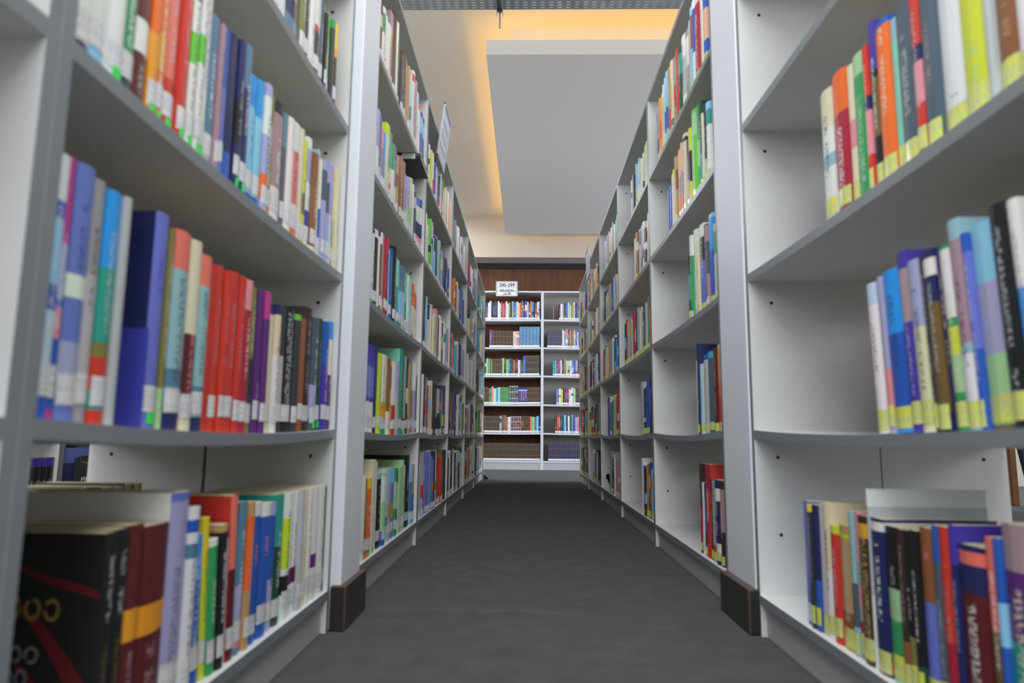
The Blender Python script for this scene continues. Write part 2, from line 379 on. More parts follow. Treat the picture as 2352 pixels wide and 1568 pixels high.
A_BOOKS={
"LA3":"""1059 35 233 0 green white@.6-1
1094 35 229 0 white green@.0-.12
1129 69 239 0 steel navy@.2-1 -
1198 28 230 0 olive cream@.0-.1
1226 19 227 0 black violet@.0-.2
1245 30 239 0 white cream@.7-1 ~blue@.25-.4
1275 38 257 0 red white@.45-.8 charcoal@0-.4
1312 30 191 0 slate ~silver@.3-.75
1343 16 181 0 black ~silver@.1-.5
1358 32 194 0 brightgreen palegreen@.1-.7 *
1391 17 196 0 charcoal green@.9-1 -
1408 24 198 0 darkbrown yellow@.7-1 amber@.6-.7""",
"LA2":"""596 21 253 0 white blue@.5-1 orange@.42-.5 navy@0-.05
618 31 252 0 lightblue white@.1-.42 navy@.42-.46
648 25 233 0 white mauve@.6-1 *
674 26 244 0 green palegreen@.5-.8 darkgreen@0-.15
700 26 235 0 maroon white@.28-.45 ~silver@.08-.22 -
726 18 231 0 amber orange@.45-.8 blue@.8-1 *
744 17 229 0 orange amber@.3-.5 blue@.82-1 *
762 26 233 0 red salmon@.3-.9 *
788 20 257 0 red ~pink@.4-.9 *
808 19 254 0 white brightgreen@.45-.62 violet@.8-1 ~charcoal@.2-.9 *
828 19 253 0 white brightgreen@.5-.66 ~charcoal@.15-.9 *
846 16 253 0 white red@0-.12 ~slate@.4-.9 *
862 26 220 0 steel silver@0-.2
888 13 220 0 mauve ~charcoal@.4-.8
901 15 221 0 periwinkle blue@.6-1
916 32 228 0 navy blue@0-.2 -
948 21 234 0 navy black@.3-.6 *
969 22 240 0 navy steel@.7-1 *
991 11 205 0 cream tan@.1-.4
1003 25 209 0 lightblue skyblue@.75-1 blue@0-.08
1028 27 215 0 lightblue skyblue@.7-1 blue@0-.08
1055 26 223 0 lavender orange@.1-.3 white@.6-.9
1081 27 219 0 olive orange@0-.2
1108 43 221 0 black mauve@.3-.9 white@0-.3
1152 20 219 0 slate steel@.7-1
1171 30 220 0 white ~paleteal@.7-.9
1201 41 226 0 white salmon@.3-.75 orange@0-.22
1241 20 229 0 cream ~grey@.3-.8
1262 23 216 0 lime olive@.3-.5
1285 30 232 0 white violet@.2-.35 lavender@.6-.9
1315 34 212 0 brown cream@0-.08
1349 15 232 0 cream paleteal@.9-1
1363 21 218 0 white blue@.2-.5
1384 25 223 0 lavender slate@.6-.9
1409 19 226 0 lavender slate@.5-.8
1428 20 229 0 paleblue lavender@.5-1
1448 27 231 0 navy amber@.85-1 cream@.5-.85
1475 21 237 0 cream ~grey@.3-.8
1496 25 237 0 white ~silver@.3-.9
1521 22 234 0 white ~silver@.3-.9 *""",
"LA1":"""593 17 246 0 blue white@.82-1 lightblue@.5-.75 paleblue@.2-.4
609 15 250 0 blue magenta@.66-1 lavender@.45-.66 pink@.3-.42 magenta@0-.04
624 28 251 0 periwinkle white@.47-.56 ~navy@.58-.85 lavender@.15-.3
652 22 247 0 grey silver@.2-.6 ~charcoal@.45-.8
674 24 244 0 teal skyblue@.66-1 red@.14-.28 red@0-.06 olive@.28-.34
698 13 245 0 silver ~grey@.3-.8 -
770 30 256 0 periwinkle ~violet@.6-.8 * C:navy
800 11 244 0 olive palegreen@0-.2 -
811 38 248 0 paleteal salmon@.8-1 steel@.12-.3 navy@0-.12
849 31 247 0 cream maroon@.1-.5 ~pink@.1-.5
880 32 236 0 paleteal salmon@.82-1 steel@.1-.25 navy@0-.08
912 23 232 0 red -
935 23 235 0 red ~mauve@.4-.85
958 17 232 0 red ~mauve@.4-.85
974 32 237 0 red ~mauve@.4-.85
1006 23 237 0 red ~mauve@.4-.85
1029 27 237 0 crimson pink@.8-1
1057 24 232 0 olive charcoal@.2-.5 ~cream@.5-.9
1081 23 232 0 purple ~lavender@.1-.35
1104 24 234 0 purple magenta@.8-1
1128 33 218 0 cream navy@.92-1
1161 24 222 0 white cream@.6-1 navy@.92-1
1185 30 225 0 charcoal silver@.2-.6
1215 45 229 0 black ~silver@.2-.95 O
1261 31 221 0 charcoal brightgreen@.95-1
1292 28 218 0 brown
1320 48 245 0 darkbrown ~mauve@.3-.9
1368 37 231 0 slate lavender@.1-.4 *
1405 30 234 0 darkgreen ~olive@.4-.8 *
1435 41 230 0 blue violet@0-.6
1475 40 236 0 purple white@.5-.83 skyblue@.83-1
1515 24 232 0 navy ~silver@.2-.8""",
"LA0":"""726 22 225 0 black ~gold@.1-.5 ~silver@.6-.9 C:black -
747 25 226 0 black ~gold@.1-.55 ~silver@.6-.9 -
772 28 227 0 maroon amber@.45-.6 ~mauve@.1-.4 -
800 55 222 0 maroon amber@.45-.6 ~mauve@.1-.4 -
856 47 256 0 lavender periwinkle@.955-1 ~slate@.2-.7 C:white
903 25 234 0 white blue@.86-.93 ~slate@.2-.8 steel@.72-.8
928 33 194 -3 blue skyblue@.7-1
961 19 215 -4 lime yellow@.7-1
979 24 183 -4 green white@.95-1
1003 23 200 -3 black tan@.95-1
1026 12 176 -3 white ~slate@.1-.6
1038 25 238 -3 maroon salmon@.55-1 ~pink@.75-.9 C:red
1063 30 225 0 steel lavender@.15-.45 pink@.05-.15
1093 21 222 0 tan orange@.4-.9
1113 36 220 0 blue white@.9-1 ~pink@.55-.7
1150 43 215 0 blue white@.9-1 ~pink@.6-.75
1192 29 212 0 lavender blue@.4-.9
1221 37 223 0 darkgreen teal@.6-1
1258 32 223 0 white lime@.4-.8 black@.2-.35
1290 19 222 0 white purple@.25-.38
1309 27 222 0 white maroon@.25-.38
1336 26 223 0 silver ~grey@.3-.9
1362 21 223 0 cream ~grey@.3-.9
1383 33 223 0 white ~grey@.3-.9
1416 41 223 0 white purple@.28-.4
1457 43 223 0 white ~grey@.3-.9
1500 49 219 0 navy ~silver@.3-.65
1549 42 217 0 white violet@.55-.9 skyblue@.9-1 purple@.48-.55""",
"RA2":"""1104 42 231 0 white cream@.7-1 paleteal@.4-.5
1058 46 241 0 crimson orange@.7-1 ~white@.1-.6
1035 23 234 0 cream pink@.4-.6
994 41 235 0 green palegreen@.85-1 ~palegreen@.1-.7 -y
980 14 231 0 red navy@.55-.65 pink@.25-.55
960 20 260 0 black violet@.7-1 gold@.3-.65
923 37 243 0 orange ~cream@.4-.95 blue@.96-1
903 20 228 0 mint paleteal@.85-1
865 39 230 0 slate ~silver@.3-.8
844 21 232 0 red navy@.55-.65 pink@.3-.55
814 30 236 0 slate ~mauve@.35-.7
770 45 247 0 white ~crimson@.08-.2
727 43 251 0 lime ~palegreen@.1-.35 ~steel@.6-.8 yellow@.96-1
715 12 255 0 silver -
682 33 256 0 brown ~tan@.25-.4 darkbrown@.6-.8
659 22 228 0 white palegreen@.5-.6""",
"RA1":"""990 28 223 3 white paleblue@.85-1 ~charcoal@.4-.8
972 17 228 3 lavender pink@.1-.4
931 42 230 3 skyblue blue@.05-.6 ~navy@.4-.85
905 25 248 3 violet mauve@.6-.9 ~lavender@.2-.9
876 30 228 3 cream lavender@.6-1
867 8 228 3 charcoal ~silver@.1-.9
844 24 232 3 navy gold@.1-.7 white@.85-.95
832 12 231 3 navy -
811 21 227 3 green white@.6-.98 palegreen@.2-.4 lime@.4-.55
787 24 253 3 paleteal mauve@.4-.9 white@.1-.35
778 9 231 3 blue periwinkle@.4-.9
734 44 234 3 palegreen lightblue@.7-1 lavender@.35-.7 gold@.0-.02
709 26 243 3 black ~silver@.35-.9 ~silver@.12-.25
692 17 241 3 white skyblue@.2-.6""",
"RA0":"""1292 30 218 0 periwinkle ~lavender@.3-.7
1273 19 214 0 charcoal ~silver@.35-.9 yellow@.94-1
1253 20 215 0 blue navy@.4-1
1232 21 220 0 silver ~grey@.3-.9
1206 26 223 0 white cream@.5-1
1176 30 189 0 red lime@.93-1
1133 43 193 0 tan brown@.1-.3 lime@.9-.93
1117 16 219 0 paleteal slate@.2-.5 ~slate@.5-.9
1103 14 220 0 grey pink@.65-1 pink@.35-.5 crimson@.1-.25
1069 34 216 0 darkbrown ~tan@.0-.9 amber@.85-.95 O
1062 7 258 0 white silver@.4-.9 -y
1025 38 217 0 navy ~white@.3-.85 white@.92-.98 red@.03-.1
987 37 210 0 palegreen black@.6-1 green@.1-.4
970 18 210 0 darkbrown ~mauve@.4-.9 brown@.1-.3
954 16 211 0 black olive@.1-.35 ~silver@.45-.7
937 16 213 0 black darkgreen@.0-.2
904 33 219 0 periwinkle brown@.58-1 ~pink@.82-.88
889 15 225 0 slate blue@.8-1 ~silver@.2-.6
864 26 226 0 red crimson@.1-.4 ~mauve@.4-.8
852 12 231 0 navy violet@.8-1
808 44 211 0 maroon navy@.75-1 ~white@.05-.7 salmon@.9-.97
789 18 225 0 olive salmon@.55-1 gold@0-.55
778 11 226 0 blue lightblue@.5-.7
738 41 244 0 purple teal@.1-.5 mauve@.8-1""",
"LB4":"""1840 36 193 0 maroon cream@.6-.8
1876 37 201 0 white green@.6-.9
1914 32 199 0 white orange@.1-.3
1946 47 193 0 white pink@0-.2
1993 49 266 0 brown mauve@.7-1
2042 51 293 0 darkbrown ~gold@.3-.9
2093 30 293 0 white
2124 39 228 0 darkbrown
2163 49 231 0 black ~silver@.2-.8
2212 42 253 0 darkbrown ~mauve@.2-.8
2254 44 258 0 mauve ~silver@.1-.9
2298 27 253 0 tan
2325 66 262 0 lightblue steel@.3-.5
2390 49 289 0 white red@.85-.95
2439 51 277 0 mauve
2490 42 257 0 white
2532 66 254 0 white blue@.9-1 orange@.8-.9
2598 93 225 0 blue lightblue@.6-.9 green@0-.1
2691 61 239 0 violet lavender@.3-.7""",
"LB3":"""1815 45 260 0 magenta silver@.3-.6
1860 41 226 0 lavender white@.2-.5
1901 24 225 0 blue paleblue@0-.3
1925 25 193 0 pink mauve@.2-.7
1949 25 195 0 skyblue
1975 59 239 0 cream lime@.85-1 C:lime
2034 41 235 0 teal cream@.3-.5 orange@0-.3
2075 43 216 0 green white@.1-.6
2118 45 228 0 violet white@0-.4
2163 39 215 0 tan brown@.5-.7
2201 48 229 0 brown ~cream@.2-.8
2249 50 231 0 brown ~silver@.1-.8
2299 61 205 0 lavender white@.1-.4
2361 46 217 0 palegreen lavender@.5-1
2406 38 230 0 palegreen cream@.5-.9
2444 39 222 0 white
2483 61 219 0 slate silver@.7-.9
2544 31 222 0 slate
2575 43 215 0 white blue@.85-1 navy@.3-.55 pink@.1-.3
2618 44 223 0 white blue@.85-1 navy@.3-.55 pink@.1-.3
2663 46 233 0 white blue@.85-1 navy@.3-.55 pink@.1-.3""",
"LB2":"""1811 42 211 0 green darkgreen@0-.2
1853 38 220 0 white navy@.94-1 palegreen@.0-.3
1892 46 230 0 darkbrown white@.9-1
1937 24 239 0 white navy@.93-1
1961 24 242 0 gold white@.85-1
1985 25 241 0 mauve
2010 25 242 0 crimson ~pink@.3-.9
2035 33 248 0 maroon red@.8-1
2068 41 222 0 lightblue white@0-.5
2108 42 236 0 blue ~lightblue@.3-.9
2150 36 255 0 black C:black
2187 38 232 0 cream silver@.2-.6
2224 31 229 0 teal mint@.6-1
2255 48 215 0 steel lightblue@.2-.6
2303 59 227 0 steel lightblue@0-.6
2362 44 218 0 mint teal@.2-.5
2405 45 219 0 white ~teal@.3-.8
2451 57 218 0 paleblue
2507 59 209 0 orange cream@.2-.6
2567 73 206 0 cream orange@.6-.9""",
"LB1":"""1820 20 241 0 mauve teal@.1-.4
1840 83 241 0 violet periwinkle@.4-.75 white@0-.35
1923 68 251 0 navy ~periwinkle@.2-.9
1991 42 237 0 lime ~olive@.3-.8
2032 43 239 0 white amber@.18-.4 teal@0-.07
2076 45 241 0 cream amber@.15-.4 teal@0-.07
2121 40 239 0 brown white@0-.3
2162 49 241 0 lime olive@.6-.9
2211 51 237 0 white red@.18-.4 red@0-.08
2262 46 245 0 lavender silver@.1-.5
2308 56 291 0 green teal@.6-1 C:mint
2364 42 278 0 slate ~grey@.2-.8
2406 52 276 0 paleteal crimson@.15-.2
2458 45 274 0 darkgreen cream@.4-.6
2504 37 261 0 tan
2541 48 266 0 black blue@.6-.9 ~silver@.1-.5
2589 81 269 0 mauve white@.6-1
2671 75 224 0 black red@.96-1""",
"LB0":"""1843 34 221 0 white ~grey@.2-.7
1877 20 211 0 olive gold@.2-.5
1897 52 212 0 orange yellow@.86-1
1948 94 260 0 cream -
2043 60 215 0 black lightblue@.93-1
2103 44 216 0 palegreen white@.6-.95 blue@0-.2
2147 46 225 0 paleblue teal@.1-.35
2193 106 225 0 lavender lightblue@.8-1 tan@.3-.5
2299 69 222 0 green palegreen@.4-.8
2368 56 221 0 palegreen
2424 34 243 0 palegreen C:palegreen
2458 52 222 0 palegreen cream@.7-1
2510 92 258 0 black C:black
2602 39 223 0 lightblue steel@.2-.7
2641 50 219 0 tan blue@.2-.5
2691 41 222 0 lightblue navy@.2-.6
2732 43 221 0 navy lavender@.3-.6""",
"RB4":"""2597 37 217 0 navy
2561 36 225 0 lavender violet@0-.4
2526 35 243 0 amber orange@.3-.6
2492 34 249 0 cream
2459 33 264 0 white paleblue@.3-.8
2395 64 281 0 lightblue blue@.2-.5
2349 46 277 0 tan red@0-.4
2312 37 277 0 cream olive@0-.2
2276 36 269 0 grey red@.3-.6
2228 49 274 0 red
2181 47 253 0 darkgreen teal@.6-.9
2130 51 266 0 white silver@.2-.7
2081 49 255 0 grey white@.5-.9
2046 35 262 0 silver
2017 29 286 0 lightblue brown@.5-.9
1989 28 289 0 white blue@.4-.9
1931 59 246 0 crimson ~white@.15-.9
1890 41 249 0 white
1851 39 243 0 blue peach@.3-.7""",
"RB3":"""2371 61 172 0 blue -
2306 65 208 0 cream lime@.9-1
2272 35 241 0 tan brown@.5-.8
2193 79 259 0 salmon peach@.6-1 mauve@.3-.6
2149 44 270 0 cream black@.9-.95
2107 42 232 0 darkbrown tan@.1-.4
2078 29 253 0 lime black@.3-.7
2055 23 236 0 cream
2011 44 285 0 brightgreen palegreen@.7-.95
1979 32 283 0 green palegreen@.3-.6
1949 31 278 0 darkgreen teal@.1-.4
1924 25 226 0 cream
1899 24 243 0 black silver@.1-.3
1866 33 232 0 white teal@.7-.9 lightblue@.9-1""",
"RB2":"""2118 23 208 0 darkgreen teal@.3-.7 black@.85-1
2090 28 266 0 green white@.75-1
2046 44 273 0 white ~grey@.2-.8
2020 26 219 0 cream
1964 56 265 0 periwinkle black@.58-.85 white@.85-1 crimson@.57-.58
1935 29 251 0 charcoal ~grey@.2-.9
1911 24 240 0 mauve slate@.4-.8
1861 50 260 0 skyblue blue@.0-.6 lightblue@.95-1
1822 39 217 0 silver green@.6-.9""",
"RB1":"""2059 32 223 0 white
2044 15 270 0 navy C:navy
2008 35 206 0 paleblue ~steel@.3-.8
1960 48 228 0 silver blue@.93-1 ~red@.5-.8
1906 55 229 0 slate cyan@.92-1 ~olive@.2-.4
1867 39 232 0 maroon ~tan@.2-.9
1813 54 235 0 amber red@.1-.5 palegreen@.95-1 orange@.4-.6""",
"RB0":"""2063 20 257 0 darkbrown crimson@.1-.5
2038 25 203 0 white ~navy@.3-.8
2019 19 203 0 navy blue@.3-.6
1963 55 258 0 red crimson@.7-1 C:red -y
1950 13 218 0 maroon
1911 39 215 0 grey ~white@.2-.8 red@.1-.2
1869 42 220 0 navy white@.12-.25 white@.75-.9
1841 28 220 0 darkbrown mauve@.4-.9"""}
SIDE_ROWS="""LC4 2764 3699 .21 green white lime white violet white darkbrown silver gold teal cream tan white cream peach
LC3 2768 3726 .22 lime white brightgreen blue lightblue charcoal paleteal charcoal lavender slate navy cyan violet
LC2 2761 3670 .22 red lightblue cream white cream pink brown white darkbrown white lavender
LC1 2767 3759 .23 green cream mauve mauve peach white darkbrown darkbrown lightblue pink black teal purple white
LC0 2752 3745 .24 maroon cream periwinkle periwinkle lavender periwinkle navy white red red olive charcoal
LD4 3743 4878 .21 navy black charcoal lavender white brown white lavender silver grey mauve
LD3 3770 4540 .22 paleteal orange darkgreen brown blue navy blue violet
LD2 3796 4850 .22 purple salmon cyan white blue navy lavender pink
LD1 3822 4890 .24 brown brown blue navy white teal white olive
LD0 3785 4666 .24 black white purple white darkgreen white brown white darkgreen
LE4 4954 5761 .2 crimson white green violet navy black
LE3 4994 5843 .21 cream tan white blue white navy
LE2 4921 5822 .22 white silver white silver
LE1 4925 5803 .22 brown white navy purple magenta
LE0 4793 5783 .24 tan amber darkgreen red white skyblue
LF4 6032 6522 .2 teal white navy
LF3 6004 6292 .2 cyan yellow
LF2 5925 6831 .22 black silver slate teal
LF1 5903 6714 .22 brightgreen darkgreen brown cream
LF0 5832 6731 .23 navy blue cream grey tan
RC4 2833 3306 .2 cream lime cream brown paleteal lightblue charcoal slate white
RC3 2815 3268 .21 silver white darkbrown white mauve silver brown white tan
RC2 2831 3617 .22 orange green slate grey white navy crimson white mauve silver red black
RC1 2847 3131 .22 navy blue blue navy white silver
RC0 2843 3095 .22 lightblue blue brown tan darkbrown blue white
RD4 3819 4487 .2 teal slate slate cream peach cream salmon lightblue
RD3 3812 4540 .21 white grey silver blue yellow orange slate slate darkgreen
RD2 3825 4594 .22 skyblue mauve white grey tan cream lightblue red
RD1 3820 4373 .22 red olive cream white green white violet
RD0 3833 4266 .23 mauve pink cream white slate grey
RE4 4882 5660 .2 olive yellow white amber grey yellow red slate
RE3 4847 5523 .2 grey white brown tan teal
RE2 4844 5664 .22 violet white charcoal navy maroon brown
RE1 4841 5570 .22 tan charcoal slate darkgreen grey red charcoal lime
RE0 4867 5374 .22 black tan skyblue white
RF4 5916 6781 .2 navy lavender grey white red charcoal teal
RF3 5849 6364 .2 tan navy cream charcoal
RF2 5786 6702 .22 red darkgreen grey tan olive
RF1 5808 6611 .22 tan grey slate charcoal yellow red
RF0 5830 6683 .22 maroon tan charcoal slate olive"""
BACK_ROWS="""BL5 -564 170 .235 navy navy white white navy navy charcoal navy white white crimson mauve crimson white white olive charcoal white blue cyan white peach red teal navy violet lightblue brown orange skyblue black gold white lavender
BL4 -491 171 .22 purple umber:gold umber:gold umber:gold umber:gold umber:gold umber:gold cream pink skyset skyset skyset skyset skyset skyset
BL3 -553 172 .22 darkgreen mint olive green umber:gold umber:gold umber:gold umber:gold palegreen navy brightgreen blue umber:gold brown maroon white darkgreen tallblue black:gold black:gold black:gold black:gold black:gold black:gold
BL2 -547 174 .22 umber:gold umber:gold green pink cream cyan white green:gold green:gold green:gold green:gold black:silver black:silver black:silver black:silver blueset blueset blueset blueset umber:gold umber:gold umber:gold umber:gold umber:gold umber:gold
BL1 -541 175 .215 darkbrown:gold darkbrown:gold darkbrown:gold darkbrown:gold darkbrown:gold darkbrown:gold umber:gold grey brown brown mauve white maroon:silver maroon:silver maroon:silver maroon:silver maroon:silver redset umber:gold umber:gold umber:gold orange mint green lightblue navy
BL0 -547 177 .22 X24 darkbrown:gold
BR5 406 659 .22 maroon white lavender darkbrown tallblue white palegreen olive cream navy violet
BR4 255 663 .23 navy:gold navy:gold navy:gold navy:gold navy:gold navy:gold navy:gold navy:gold white lavender mauve darkgreen tan brown palegreen blue white
BR3 328 667 .215 teal cyan crimson blue white maroon tan palegreen white white steel blue lavender darkbrown:gold
BR2 373 666 .215 periwinkle white lime black:gold purple red white white palegreen darkbrown:gold darkbrown:gold
BR1 357 665 .22 darkgreen red salmon darkgreen blue lightblue umber:gold white darkgreen lightblue violet lavender pink
BR0 270 663 .235 X14 navy:gold"""
# ------------------------------------------------------------------ books
SPECIAL = {'skyset': ('turq', ['~peach@.08-.38', '~salmon@.45-.56', '~peach@.62-.94', 'steel@.40-.42', 'steel@.58-.6']),
 'blueset': ('blue', ['navy@.9-1', 'purple@.3-.7', 'white@.8-.84', 'maroon@.12-.22']), 'redset': ('darkbrown', ['red@.35-.7', '~gold@.05-.95']),
 'tallblue': ('blue', ['~lightblue@.2-.8'])}
UID = [0]
def book_mesh(t, h, D, base, toks, rnd, film):
    """returns (cover, pages) as vertex/face/colour lists in local coords: x = thickness, y = depth, z = up"""
    UID[0] += 1; uid = UID[0] % 900
    bands = []; texts = []; side = None; orn = False
    for k in toks:
        if k[0] == '~':
            c, r = k[1:].split('@'); a, b = map(float, r.split('-')); texts.append((a*h, b*h, c))
        elif '@' in k:
            c, r = k.split('@'); a, b = map(float, r.split('-')); bands.append((a*h, b*h, c))
        elif k.startswith('C:'): side = k[2:]
        elif k == 'O': orn = True
    if not texts and rnd.random() < .8:
        dark = sum(RGB[base]) < 1.0
        texts.append((h*rnd.uniform(.22, .4), h*rnd.uniform(.7, .88), rnd.choice(['silver', 'white', 'cream']) if dark else rnd.choice(['charcoal', 'navy', 'grey', 'maroon'])))
    lv = sorted({0.0, h} | {round(min(h, max(0, z)), 5) for b in bands+texts for z in b[:2]})
    lv = [z for i, z in enumerate(lv) if i == 0 or z-lv[i-1] > 5e-4]
    c = min(.0016, t*.18) if not film else min(.0011, t*.15)
    bl = min(.14*t, .0045)
    arc = [(t*i/4, bl*(1-math.sin(math.pi*i/4))) for i in range(5)]
    ring = [(0, D)]+arc+[(t, D), (t-c, D), (t-c, bl+c*1.5), (c, bl+c*1.5), (c, D)]
    n = len(ring); V = []; F = []; C = []; X = []; U = []
    for z in lv:
        for x, y in ring: V.append((x, y, z))
    jit = [1+rnd.uniform(-.06, .06) for _ in range(3)]
    for li in range(len(lv)-1):
        zm = (lv[li]+lv[li+1])/2; cb = base
        for a, b, cc in bands:
            if a <= zm <= b: cb = cc
        tx = None
        for a, b, cc in texts:
            if a <= zm <= b: tx = cc
        for i in range(n):
            j = (i+1) % n; F.append((li*n+i, li*n+j, (li+1)*n+j, (li+1)*n+i))
            col = cb
            if i in (0, 5): col = side or cb
            if i in (7, 8, 9): col = 'cream'
            rgb = [RGB[col][q]*jit[q] for q in range(3)]
            C.append(rgb)
            if i in (1, 2, 3, 4) and tx:
                X.append((*RGB[tx], (1.0 if base in ('turq', 'darkbrown') and 'red@.35-.7' in toks or base == 'turq' else .74) if orn else .5)); u0, u1 = (i-1)/4+.001, i/4-.001
            else:
                X.append((0, 0, 0, 0)); u0 = u1 = 0
            U.append([(uid+u0, lv[li]), (uid+u1, lv[li]), (uid+u1, lv[li+1]), (uid+u0, lv[li+1])])
    for li, top in ((0, False), (len(lv)-1, True)):
        o = li*n; cb = base
        zm = h-.0005 if top else .0005
        for a, b, cc in bands:
            if a <= zm <= b: cb = cc
        for q in ((0, 1, 9, 10), (1, 2, 3, 4, 5, 8, 9), (5, 6, 7, 8)):
            F.append(tuple(o+k for k in (q if top else q[::-1]))); C.append(list(RGB[side or cb])); X.append((0, 0, 0, 0)); U.append([(uid, 0)]*len(q))
    g = .0025 if not film else .0008
    pv = [(x, y, z) for x in (c+.0002, t-c-.0002) for y in (bl+c*1.5+.0005, D-g-.001) for z in (g, h-g)]
    return (V, F, C, X, U), pv
PF = [(0, 1, 3, 2), (4, 6, 7, 5), (0, 4, 5, 1), (2, 3, 7, 6), (0, 2, 6, 4), (1, 5, 7, 3)]
def mesh_from(name, V, F, C, X, U):
    me = bpy.data.meshes.new(name); me.from_pydata(V, [], F)
    ca = me.color_attributes.new('Col', 'FLOAT_COLOR', 'CORNER'); xa = me.color_attributes.new('Txt', 'FLOAT_COLOR', 'CORNER'); uv = me.uv_layers.new(name='UVMap')
    fc = []; fx = []; fu = []
    for f, c, x, u in zip(F, C, X, U):
        for k in range(len(f)): fc += [*c, 1]; fx += x; fu += u[k]
    ca.data.foreach_set('color', fc); xa.data.foreach_set('color', fx); uv.data.foreach_set('uv', fu)
    return me
def sticker_geo(t, z0, z1, w=None, off=.0006):
    bl = min(.14*t, .0045); V = []; F = []; w = w or (0, 1)
    us = [w[0]+(w[1]-w[0])*i/4 for i in range(5)]
    for z in (z0, z1):
        for u in us: V.append((t*u, bl*(1-math.sin(math.pi*u))-off, z))
    for i in range(4): F.append((i, i+1, 6+i, 5+i))
    return V, F
STK = {'w': hexc('#dcdcde'), 'y': hexc('#d4da52'), 'g': hexc('#22e05a')}

# matrices placing local (thickness, depth, up) axes
def place(kind, a, front, z, inset, lean, rz=0):
    if kind == 'L': R = Matrix(((0, -1, 0), (1, 0, 0), (0, 0, 1))); org = Vector((front-inset, a, z))
    elif kind == 'R': R = Matrix(((0, 1, 0), (1, 0, 0), (0, 0, 1))); org = Vector((front+inset, a, z))
    elif kind == 'B': R = Matrix(((1, 0, 0), (0, 1, 0), (0, 0, 1))); org = Vector((a, front+inset, z))
    th = math.radians(lean); Ln = Matrix(((math.cos(th), 0, math.sin(th)), (0, 1, 0), (-math.sin(th), 0, math.cos(th))))
    M = (R @ Ln).to_4x4(); M.translation = org
    return M
STUFF = dict(V=[], F=[], C=[], X=[], U=[])
def add_stuff(M, V, F, C, X, U, flip):
    o = len(STUFF['V']); STUFF['V'] += [tuple(M @ Vector(v)) for v in V]
    for f, c, x, u in zip(F, C, X, U):
        if flip: f = f[::-1]; u = u[::-1]
        STUFF['F'].append(tuple(o+k for k in f)); STUFF['C'].append(c); STUFF['X'].append(x); STUFF['U'].append(u)

ITEMS = []      # dict per book
rnd = random.Random(5)
BY = {'LA': (.582, 1.507), 'LB': (1.717, 2.688), 'RA': (.582, 1.534), 'RB': (1.782, 2.735)}
def sagz(k, Y, y0, y1):
    u = (Y-y0)/(y1-y0); return SAG[k]*4*u*(1-u) if 0 < u < 1 else 0
for comp, txt in A_BOOKS.items():
    s = comp[0]; lev = int(comp[2]); Z = ZL if s == 'L' else ZR; y0, y1 = BY[comp[:2]]
    rows = []
    for ln in txt.split('\n'):
        p = ln.split(); a, t, h, lean = float(p[0])/1e3, float(p[1])/1e3, float(p[2])/1e3, float(p[3])
        lim = .05 if comp[1] == 'B' else .075
        nsp = max(1, math.ceil(t/lim-.2)) if 'C:' not in ln else 1
        for q in range(nsp):
            toks = list(p[5:]); base = p[4]
            if q % 2 and rnd.random() < .5:
                nbr = {'white': 'cream', 'cream': 'white', 'blue': 'navy', 'navy': 'blue', 'black': 'charcoal', 'red': 'crimson', 'brown': 'darkbrown', 'darkbrown': 'brown',
                       'lightblue': 'paleblue', 'green': 'darkgreen', 'mauve': 'lavender', 'lavender': 'periwinkle', 'slate': 'steel', 'silver': 'white'}
                base = nbr.get(base, base)
            hh = h*(1 if q == 0 else rnd.uniform(.96, 1.0))
            rows.append([a+t*q/nsp, t/nsp, hh, lean, base, toks])
    rows.sort(key=lambda r: r[0])
    for i, (a, t, h, lean, base, toks) in enumerate(rows):
        a = max(a, y0+.002); t = min(t, y1-.002-a)
        if t < .004: continue
        tt = t*math.cos(math.radians(lean))-.0006
        z = Z[lev]+.0092-sagz(lev, a+t/2, y0, y1)
        ln = h*math.sin(math.radians(abs(lean)))
        zz = z
        if lean > 0: zz = z+tt*math.sin(math.radians(lean))   # rests on its lower corner
        D = rnd.uniform(.150, .185) if 'C:' not in ' '.join(toks) else .205
        if comp == 'LA0' and base == 'black': D = .2
        ITEMS.append(dict(comp=comp, kind=s, a=a, t=tt, h=min(h, Z[lev+1]-.010-zz-sagz(lev+1, a, y0, y1)-.001), z=zz, lean=lean, base=base, toks=toks, D=D,
                          inset=.010+rnd.uniform(-.003, .004), pos=i, n=len(rows)))
PRI = {}
for it in ITEMS:
    d = 1/max(.3, it['a']); PRI[id(it)] = it['t']*it['h']*(.42 if it['kind'] == 'L' else .5)/it['a']**3
keep = set(id(x) for x in sorted(ITEMS, key=lambda x: -PRI[id(x)])[:300])

BAYL = {'LA': 'left bay before pillar', 'LB': 'left bay past pillar', 'RA': 'right bay before pillar', 'RB': 'right bay past pillar'}
SHL = ['bottom', 'second', 'third', 'fourth', 'fifth']
def cname(c): return NAME.get(c, c)
def desc(it):
    b = [k for k in it['toks'] if '@' in k and k[0] != '~']; txt = [k for k in it['toks'] if k[0] == '~']
    big = [k for k in b if (lambda r: float(r[1])-float(r[0]))(k.split('@')[1].split('-')) >= .1]
    size = 'thin ' if it['t'] < .017 else ('thick ' if it['t'] > .042 else '')
    s = size+cname(it['base'])
    if big: s += ' and '+cname(big[0].split('@')[0])
    if len(big) > 1 and big[1].split('@')[0] != big[0].split('@')[0]: s = s.replace(' and ', ', ')+' and '+cname(big[1].split('@')[0])
    if it['lean'] < -2: s = 'leaning '+s
    s += ' book'
    if not big and txt: s += ' with '+cname(txt[0][1:].split('@')[0])+' title'
    return s
from collections import defaultdict, Counter
bycomp = defaultdict(list)
for it in ITEMS: bycomp[it['comp']].append(it)
ORD = ['first', 'second', 'third', 'fourth', 'fifth', 'sixth', 'seventh', 'eighth', 'ninth', 'tenth', 'eleventh', 'twelfth']
